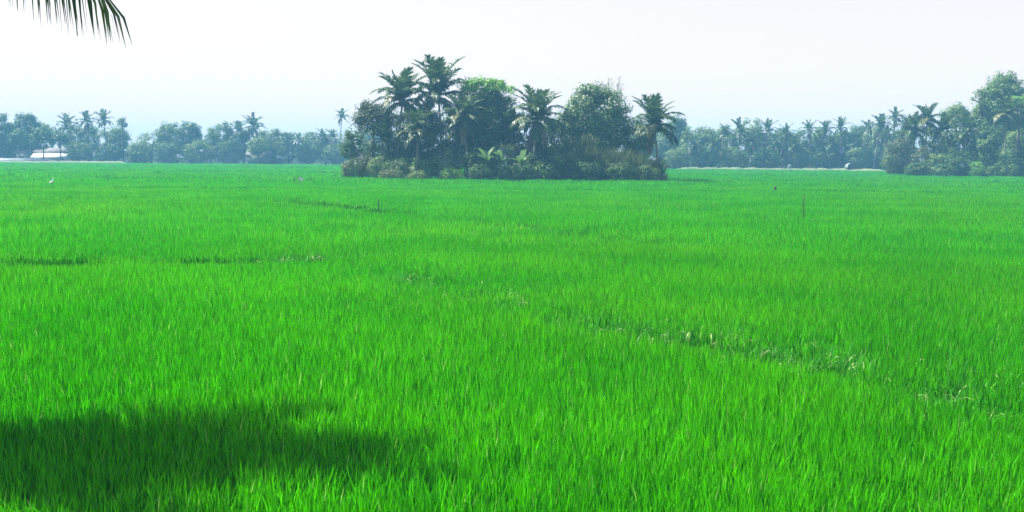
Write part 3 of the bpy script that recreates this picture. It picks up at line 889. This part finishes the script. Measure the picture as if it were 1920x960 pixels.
vr.build('veranda_roof', M['plaster'], h_)
for i_ in range(5):
    c_ = MB(); x_ = -hw_ + 0.3 + i_ * (2 * hw_ - 0.6) / 4; c_.tube([(x_, -4.4, -0.1), (x_, -4.4, 1.82)], [0.07, 0.07], 6); c_.build('column', M['oldwall'], h_)
house(30, 52, 265.0, 2.9, 'small pale outbuilding left of the long white house', M['oldwall'], M['roof'], name='outbuilding', depth=3.0, roof_h=0.8)
house(464, 506, 268.0, 2.9, 'pinkish grey house wall half hidden under the spiky palm', M['bank'], M['roof'], depth=4.0)


def wallobj(px0, px1, D, z1, label):
    x0 = P(px0, 300, D).x; x1 = P(px1, 300, D).x
    t = MB(); n = 7
    t.box(x0, x1, D, D + 0.2, -0.1, z1)
    for i in range(n + 1):
        x = x0 + (x1 - x0) * i / n
        t.box(x - 0.15, x + 0.15, D - 0.05, D + 0.25, -0.1, z1 + 0.12)
    o = t.build('boundary_wall', M['oldwall'])
    return tag(o, label, 'wall')
wallobj(-60, 92, 257.5, 1.45, 'low pale boundary wall at the field edge on the left')

# ---------------------------------------------------------------- right far treeline
GR = 'trees of the hazy right treeline'
def RT(px, top, wpx, label, mat='mid', D=None, leaf=0.48, dens=1.15, bottom=None):
    return tree('broadleaf_tree', px, top, D or 236, wpx, label, 'tree', GR, M[mat], leaf=leaf, dens=dens, bottom=0.8 if bottom is None else bottom, clump=1.05)[0]
GRP = 'palms of the hazy right treeline'
def RP(px, top, label, D=None, sz=26, lean=0.0, dens=0.8, dead=0, **k):
    q = np.random.default_rng(px + 5)
    lean = lean or float(q.normal(0, 0.9)); dens = dens * float(q.uniform(0.7, 1.15)); dead = dead or int(q.integers(0, 3)); sz *= float(q.uniform(0.85, 1.2))
    return palm(px, top + sz, D or 231, top, label, GRP, lean=lean, dead=dead, pale=0, far=True, dens=dens, **k)
RT(1268, 206, 53, 'bluish tall tree looking out from behind the right end of the island', 'dark', D=245)
RT(1240, 232, 59, 'tree behind the fronds of the right end palm', 'mid', D=242)
RT(1200, 230, 69, 'distant tree behind the right half of the island', 'mid', D=245)
RT(1324, 228, 61, 'round light topped dome tree right of the island', 'mid', D=238)
RT(1292, 230, 45, 'lower tree between the bluish tree and the light dome', 'mid', D=236)
RP(1358, 232, 'small palm right next to the light topped dome', sz=20)
RP(1388, 222, 'palm left of the broad pointed crown', sz=24)
RT(1409, 214, 39, 'broad pointed crown, highest of the middle right treeline', 'mid', D=236, bottom=3)
RP(1439, 223, 'palm standing apart right of the pointed crown', sz=22)
RT(1426, 239, 63, 'low tree under the palm that stands apart', 'mid', D=238)
RP(1474, 232, 'small palm halfway along the right treeline', sz=20)
RT(1498, 232, 41, 'rounded crown left of the paired palms', 'mid')
RP(1517, 225, 'left one of the paired palms in the right treeline', sz=24)
RP(1548, 224, 'right one of the paired palms in the right treeline', sz=24)
RT(1532, 227, 53, 'leafy tree under the paired palms', 'mid', D=237)
RP(1576, 218, 'palm with a high spear left of the flat dome', sz=22)
RT(1603, 227, 51, 'flat dome tree in the right half of the right treeline', 'dark', D=240)
RP(1628, 223, 'palm between the flat dome and the palm cluster', sz=22)
RP(1652, 214, 'palm at the left of the dense palm cluster', D=225, sz=24)
RP(1678, 202, 'highest palm of the dense cluster by the near wood', D=222, sz=24)
RP(1662, 236, 'low palm inside the dense palm cluster', D=222, sz=22)
RP(1700, 222, 'palm partly behind the grey mound of shrubs', D=222, sz=22)
RP(1410, 248, 'low palm below the broad pointed crown', D=228, sz=20, dead=1)
RP(1455, 254, 'low palm in front below the gap of the right treeline', D=228, sz=20)
RP(1340, 254, 'low palm in front of the light topped dome', D=228, sz=20)
RP(1490, 256, 'low palm with a dry orange frond in the right treeline', D=227, sz=20, dead=3)
RP(1560, 252, 'low palm under the palm with the high spear', D=228, sz=20, dead=1)
RP(1610, 254, 'low palm in front of the flat dome tree', D=228, sz=20)
RP(1300, 258, 'low palm just right of the island', D=228, sz=20)
RT(1360, 233, 59, 'low tree under the small palm by the light dome', 'mid', D=238)
RT(1470, 235, 59, 'dark low tree behind the small halfway palm', 'dark', D=238)
RT(1575, 233, 59, 'dark low tree under the high spear palm', 'dark', D=239)
RT(1640, 232, 59, 'tree behind the dense palm cluster', 'mid', D=236)
RT(1690, 231, 59, 'tree between the palm cluster and the near wood', 'mid', D=230)
for i, (px, top, wp_, lb) in enumerate([
    (1270, 274, 60, 'thicket close to the right tip of the island'), (1322, 272, 64, 'thicket under the light topped dome'), (1378, 270, 64, 'thicket left of the blue shaded gap'),
    (1436, 272, 64, 'thicket under the palm that stands apart'), (1494, 272, 64, 'thicket behind the small mounds on the bank'), (1552, 270, 64, 'thicket under the paired palms'),
    (1606, 272, 60, 'thicket behind the pale shelter'), (1660, 270, 60, 'thicket under the dense palm cluster')]):
    shrub(px, top, 227 + (i % 3), wp_, lb, M['dark' if i % 2 else 'mid'], 'thickets below the right treeline', leaf=0.4)

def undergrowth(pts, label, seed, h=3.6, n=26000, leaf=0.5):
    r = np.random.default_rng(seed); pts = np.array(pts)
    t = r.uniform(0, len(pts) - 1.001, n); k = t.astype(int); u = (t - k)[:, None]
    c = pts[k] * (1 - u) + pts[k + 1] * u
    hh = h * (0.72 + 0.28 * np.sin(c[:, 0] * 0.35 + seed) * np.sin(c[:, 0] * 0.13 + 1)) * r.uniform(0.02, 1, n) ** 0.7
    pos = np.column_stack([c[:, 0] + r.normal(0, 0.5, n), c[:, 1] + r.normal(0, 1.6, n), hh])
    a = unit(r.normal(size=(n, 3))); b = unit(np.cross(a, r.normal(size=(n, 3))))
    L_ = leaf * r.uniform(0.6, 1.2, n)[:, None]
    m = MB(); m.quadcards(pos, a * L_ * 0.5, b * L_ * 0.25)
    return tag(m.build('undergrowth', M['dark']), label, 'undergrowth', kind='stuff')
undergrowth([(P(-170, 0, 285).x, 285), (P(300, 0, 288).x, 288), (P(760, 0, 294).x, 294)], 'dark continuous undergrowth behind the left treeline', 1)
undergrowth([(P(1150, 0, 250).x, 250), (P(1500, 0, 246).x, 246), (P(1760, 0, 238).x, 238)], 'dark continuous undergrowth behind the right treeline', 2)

# ---------------------------------------------------------------- nearer wood at the right edge
GN = 'trees of the nearer wood at the right edge'
def NT(px, top, D, wpx, label, mat='mid', dens=1.15, bottom=None, leaf=0.4, clump=0.95, **k):
    return tree('broadleaf_tree', px, top, D, wpx, label, 'tree', GN, M[mat], leaf=leaf, dens=dens, bottom=2 if bottom is None else bottom, clump=clump, **k)[0]
GNP = 'palms of the nearer wood at the right edge'
NT(1875, 130, 166, 82, 'tallest airy tree at the upper right, high above the wood', 'mid', dens=0.8, bottom=7.5, clump=0.9, nlimb=16)
NT(1925, 150, 164, 80, 'tall tree cut by the right picture edge beside the tallest one', 'mid', dens=0.7, bottom=5)
NT(1832, 158, 168, 34, 'small airy side crown left of the tallest tree', 'mid', dens=0.4, bottom=10.5, clump=0.75)
NT(1905, 176, 158, 44, 'bright green rounded crown near the right picture edge', 'lime', dens=0.6, bottom=10.2, clump=0.8)
NT(1790, 184, 170, 66, 'open crowned tree left below the tallest tree', 'mid', dens=0.8, bottom=5.5, clump=0.85)
NT(1836, 205, 168, 60, 'leafy tree below the small airy side crown', 'dark', dens=0.8, bottom=3)
palm(1738, 228, 166, 192, 'spiky palm rising at the left part of the nearer wood', GNP, dead=1, pale=1, seed=31, dens=0.8)
palm(1768, 248, 164, 212, 'lower palm right of the spiky palm', GNP, dead=1, pale=1, seed=32, dens=0.8)
palm(1888, 218, 157, 182, 'palm with yellow green fronds and a pale bare trunk near the right edge', GNP, dead=1, pale=5, seed=33, dens=0.8)
palm(1812, 250, 160, 216, 'palm with drooping fronds in the middle of the nearer wood', GNP, dead=1, pale=2, seed=34, dens=0.8)
palm(1708, 246, 168, 210, 'leftmost small palm of the nearer wood', GNP, dead=0, pale=2, seed=35, dens=0.7)
NT(1712, 206, 172, 42, 'airy brownish tree left of the spiky palm', 'brown', dens=0.8, bottom=4, clump=0.8)
NT(1752, 232, 171, 62, 'dark tree behind the spiky palm', 'mid', bottom=1.5)
NT(1800, 240, 167, 70, 'dark tree below the open crowned tree', 'dark', bottom=1.5)
NT(1856, 228, 164, 70, 'dense dark tree left of the bare trunk palm', 'dark', bottom=1.0)
NT(1915, 226, 163, 70, 'dense dark tree behind the bare trunk palm', 'dark', bottom=1.0)
NT(1850, 168, 169, 72, 'broad airy tree joining the tallest tree on its left side', 'mid', dens=0.9, bottom=5.0)
NT(1888, 196, 167, 84, 'broad dark tree filling the space below the tallest airy tree', 'mid', bottom=1.0)
NT(1905, 240, 160, 70, 'leafy tree in front of the pale bare palm trunk foot', 'mid', bottom=0.6)
NT(1975, 190, 160, 80, 'tree outside the right picture edge, only its left side in view', 'mid', bottom=1.0)
GNS = 'bushes at the foot of the nearer wood'
for (px, top, D, wp_, lb, mt) in [
    (1690, 250, 166, 66, 'grey brown mound shaped bush at the left corner of the nearer wood', 'brown'),
    (1668, 282, 164, 34, 'olive bush at the very left corner of the nearer wood', 'olive'),
    (1728, 270, 163, 50, 'greyish bush next to the mound shaped one', 'brown'),
    (1762, 282, 160, 56, 'light edged bush below the lower palm', 'mid'),
    (1800, 272, 159, 64, 'dark bush in the middle foot of the wood', 'dark'),
    (1832, 296, 156, 30, 'small bright yellow green bush in front of the dark wood', 'lime'),
    (1850, 270, 158, 62, 'dark bush behind the small bright bush', 'dark'),
    (1896, 272, 156, 60, 'dark bush around the bare palm trunk', 'dark'),
    (1940, 268, 155, 60, 'dark bush cut by the right picture edge', 'dark'),
    (1720, 300, 161, 56, 'low dark bush along the field edge left', 'dark'),
    (1780, 302, 158, 60, 'low dark bush along the field edge in the middle', 'dark'),
    (1880, 304, 154.5, 80, 'low dark bush along the field edge right', 'dark')]:
    shrub(px, top, D, wp_, lb, M[mt], GNS, leaf=0.3)

# ---------------------------------------------------------------- small things in the field
def stake(px, base_py, top_py, label, rad=0.03, lean=0.02, D=None):
    hz = 285 + px / 1920 * 14
    D = D or 2.6 * F_PX / (base_py - hz)
    b = P(px, base_py, D); tz = P(px, top_py, D).z
    mb = MB()
    mb.tube([(0, 0, -0.2), (lean * 0.5, 0, tz * 0.5), (lean, 0.01, tz * 0.8), (lean * 0.8, 0, tz)], [rad, rad * 0.95, rad * 0.85, rad * 0.7], 7)
    o = mb.build('wooden_stake', M['post'], None, True); o.location = (b.x, D, 0)
    tag(o, label, 'stake', 'thin stakes standing in the rice')
    return o
stake(1508, 405, 365, 'tall thin dark stake standing in the rice on the right', 0.025, -0.05)
stake(709, 392, 373, 'short thin stake in the rice left of centre', 0.03, 0.02)
stake(1326, 440, 415, 'faint slender stake in the rice below the bund right of centre', 0.012, 0.02)
stake(552, 348, 330, 'left one of the two thin sticks by the white cloth', 0.05, 0.05, D=92)


def cloth_stick(px, py, D, label):
    b = P(px, py, D)
    t = empty('flag_stick', (b.x, D, 0), label, 'flag')
    mb = MB(); mb.tube([(0, 0, -0.2), (0.02, 0, b.z * 0.6), (0, 0, b.z + 0.12)], [0.035, 0.03, 0.025], 6); mb.build('stick', M['post'], t, True)
    f = MB(); K = 5; vs = []; fs = []
    for j in range(5):
        for i in range(K):
            vs.append((0.02 + 0.09 * i, 0.05 * math.sin(i * 1.7 + j), b.z + 0.12 - 0.08 * j - 0.02 * i))
    for j in range(4):
        for i in range(K - 1):
            a = j * K + i; fs.append((a, a + 1, a + K + 1, a + K))
    n0 = len(vs)
    vs += [(x, y + 0.012, z) for x, y, z in vs]
    fs += [tuple(q + n0 for q in f_[::-1]) for f_ in fs]
    f.add(vs, fs); f.build('cloth', M['white'], t, True)
    return t
cloth_stick(560, 334, 88, 'thin stick with a small white cloth in the rice left of the island')


def egret(px, D, label):
    b = P(px, 338, D)
    t = empty('egret', (b.x, D, 0), label, 'bird')
    me = bpy.data.meshes.new('body'); 
    pts = [(0, 0, 0.62, .03), (0.10, 0, 0.66, .10), (0.24, 0, 0.72, .135), (0.38, 0, 0.80, .11), (0.45, 0, 0.88, .06), (0.44, 0, 0.98, .038), (0.40, 0, 1.06, .034), (0.42, 0, 1.14, .040), (0.49, 0, 1.17, .046)]
    mb = MB(); mb.tube([p[:3] for p in pts], [p[3] for p in pts], 10); o = mb.build('body', M['feather'], t, True)
    m = o.modifiers.new('sub', 'SUBSURF'); m.levels = m.render_levels = 1
    bk = MB(); bk.tube([(0.52, 0, 1.17), (0.60, 0, 1.165), (0.68, 0, 1.155)], [0.022, 0.014, 0.003], 6); bk.build('beak', M['beak'], t, True)
    for s in (-1, 1):
        lg = MB(); lg.tube([(0.26, 0.05 * s, 0.68), (0.30, 0.05 * s, 0.38), (0.25, 0.05 * s, 0.0), (0.34, 0.05 * s, -0.01)], [0.022, 0.012, 0.01, 0.008], 6); lg.build('leg', M['opening'], t, True)
    t.scale = (0.8, 0.8, 0.85)
    return t
egret(92, 83, 'small white bird standing in the rice at the left')


def shelter(px, D, label, name, W=1.9, H=1.9):
    b = P(px, 316, D)
    t = empty(name, (b.x, D, 0.75), label, 'shelter')
    cv = MB(); K = 9; vs = []; fs = []
    for j, y in enumerate((-0.8, -0.2, 0.4, 1.0)):
        for i in range(K):
            a = math.pi * i / (K - 1)
            vs.append((-W / 2 * math.cos(a), y, 0.35 + (H - 0.95) * math.sin(a) ** 0.7 * (1 - 0.05 * (j % 2))))
    for j in range(3):
        for i in range(K - 1):
            q = j * K + i; fs.append((q, q + 1, q + K + 1, q + K))
    n0 = len(vs); vs += [(x, y, z + 0.03) for x, y, z in vs]; fs += [tuple(q + n0 for q in f_) for f_ in fs]
    cv.add(vs, fs); cv.build('cover', M['tarp'], t, True)
    for sx in (-1, 1):
        for y in (-0.7, 0.9):
            l = MB(); l.tube([(sx * W * 0.47, y, -0.2), (sx * W * 0.47, y, 0.45)], [0.04, 0.04], 6); l.build('leg', M['opening'], t)
    bx = MB(); bx.box(-W * 0.38, W * 0.38, -0.3, 0.8, 0.0, 0.4); bx.build('base', M['opening'], t)
    return t
shelter(1595, 211, 'small pale tarpaulin cover with a dark underside on the far bank', 'tarpaulin_shelter')


def heap(px, D, W, H, label, mat, z0=0.75):
    r = random.Random(px); b = P(px, 316, D); mb = MB(); vs = []; n = 12
    rings = [(1.0, 0.0), (0.9, 0.4), (0.6, 0.8), (0.25, 1.0)]
    for k, (rr, hh) in enumerate(rings):
        for i in range(n):
            a = i * 2 * math.pi / n; q = r.uniform(0.85, 1.12)
            vs.append((W / 2 * rr * q * math.cos(a), W / 3 * rr * q * math.sin(a), H * hh * r.uniform(0.92, 1.08)))
    vs.append((0, 0, H * 1.03))
    fs = [(k * n + i, k * n + (i + 1) % n, (k + 1) * n + (i + 1) % n, (k + 1) * n + i) for k in range(3) for i in range(n)] + [(3 * n + i, 3 * n + (i + 1) % n, 4 * n) for i in range(n)]
    mb.add(vs, fs); o = mb.build('heap', mat, None, True); o.location = (b.x, D, z0)
    return tag(o, label, 'heap', 'small heaps on the far bank')
heap(1481, 216.5, 1.1, 0.85, 'small pale heap on the far bank halfway along the right treeline', M['tarp'])
heap(1471, 216.5, 0.7, 0.45, 'tiny dark heap left of the pale one on the far bank', M['opening'])
heap(1455, 2.6 * F_PX / (353 - 295.6), 0.28, 0.32, 'dark round lump standing out of the rice on the right', M['post'], 0.35)

# ---------------------------------------------------------------- coconut palm left of the camera: one frond hangs into view, its crown shades the rice
CR = Vector((-9.9, 11.2, 6.8))
t = empty('coconut_palm', (-11.6, 9.4, 0), 'near coconut palm left of the frame whose frond tips hang into the top left corner', 'palm tree')
off = Vector((-11.6, 9.4, 0))
mb = MB(); K = 11; b0 = CR - off
mb.tube([(b0.x * (u / 10) ** 1.3, b0.y * (u / 10) ** 1.3, (b0.z - 0.1) * u / 10 - (0.2 if u == 0 else 0)) for u in range(K)], [0.28 if u == 0 else 0.19 - 0.007 * u for u in range(K)], 12)
mb.build('trunk', M['palmbark'], t, True)


def near_frond(az, a0, bend, L, hang, seed, n=70, ll=0.95, lw=0.045, yb=0.0, mat='frondnear', fold=0.1, jitter=0.07, tip_cut=0.0):
    r = np.random.default_rng(seed)
    m = frond_mb(L, a0, bend, hang, r, n=n, ll=ll, lw=lw, rach=0.045, start=0.16, yaw_bend=yb, jitter=jitter, fold=fold, tip_cut=tip_cut)
    o = m.build('frond', M[mat], t); o.location = b0; o.rotation_euler = (0, 0, az)
    return o
# the one in view: from the crown down to the right and toward the camera
tip = P(207, 0, 10.6)
v = tip - CR
hd = math.hypot(v.x, v.y)
BEND = R(38)
u_ = np.linspace(0, 1, 14)[1:]
ex = sum(np.cos(-BEND * u_ ** 1.35)) / 13; ez = sum(np.sin(-BEND * u_ ** 1.35)) / 13     # chord of the curved rachis
near_frond(math.atan2(v.y, v.x), math.atan2(v.z, hd) - math.atan2(ez, ex), BEND, math.hypot(hd, v.z) / math.hypot(ex, ez), 6.0, 71, n=100, ll=1.16, lw=0.032, mat='frondnear', jitter=0.045, tip_cut=0.2)
for i, (azd, a0, bend, L) in enumerate([(-2, 24, 40, 5.0), (4, 32, 52, 5.2), (-8, 28, 44, 4.9), (1, 14, 26, 4.6), (6, 38, 56, 5.0), (-5, 44, 58, 5.2), (-1, 34, 56, 5.0), (3, 20, 34, 4.3), (-6, 16, 28, 4.5), (16, 30, 50, 3.9), (-18, 26, 44, 3.9), (24, 40, 60, 4.3), (-30, 36, 60, 3.6), (-28, 40, 56, 4.4),
                                          (150, 45, 80, 4.8), (185, 30, 70, 4.8), (225, 40, 80, 4.8), (-70, 50, 60, 4.2), (165, 10, 60, 4.6), (205, 5, 60, 4.6), (0, 75, 40, 3.0), (180, 75, 30, 3.2)]):
    near_frond(R(azd), R(a0), R(bend), L, 0.8, 80 + i, n=64, ll=0.85, lw=0.065)

# ---------------------------------------------------------------- haze
mb = MB(); mb.box(-705, 705, -305, 805, -1.0, 24.0)
hm = bpy.data.materials.new('haze'); hm.use_nodes = True
ht = hm.node_tree; ht.nodes.remove(ht.nodes['Principled BSDF'])
pv = ht.nodes.new('ShaderNodeVolumePrincipled')
pv.inputs['Color'].default_value = (0.22, 0.60, 0.92, 1)
pv.inputs['Density'].default_value = 0.00095
pv.inputs['Anisotropy'].default_value = 0.0
ht.links.new(pv.outputs[0], ht.nodes['Material Output'].inputs['Volume'])
hz = mb.build('haze', hm)
tag(hz, 'thin bluish air haze over the whole field', 'haze', kind='stuff')
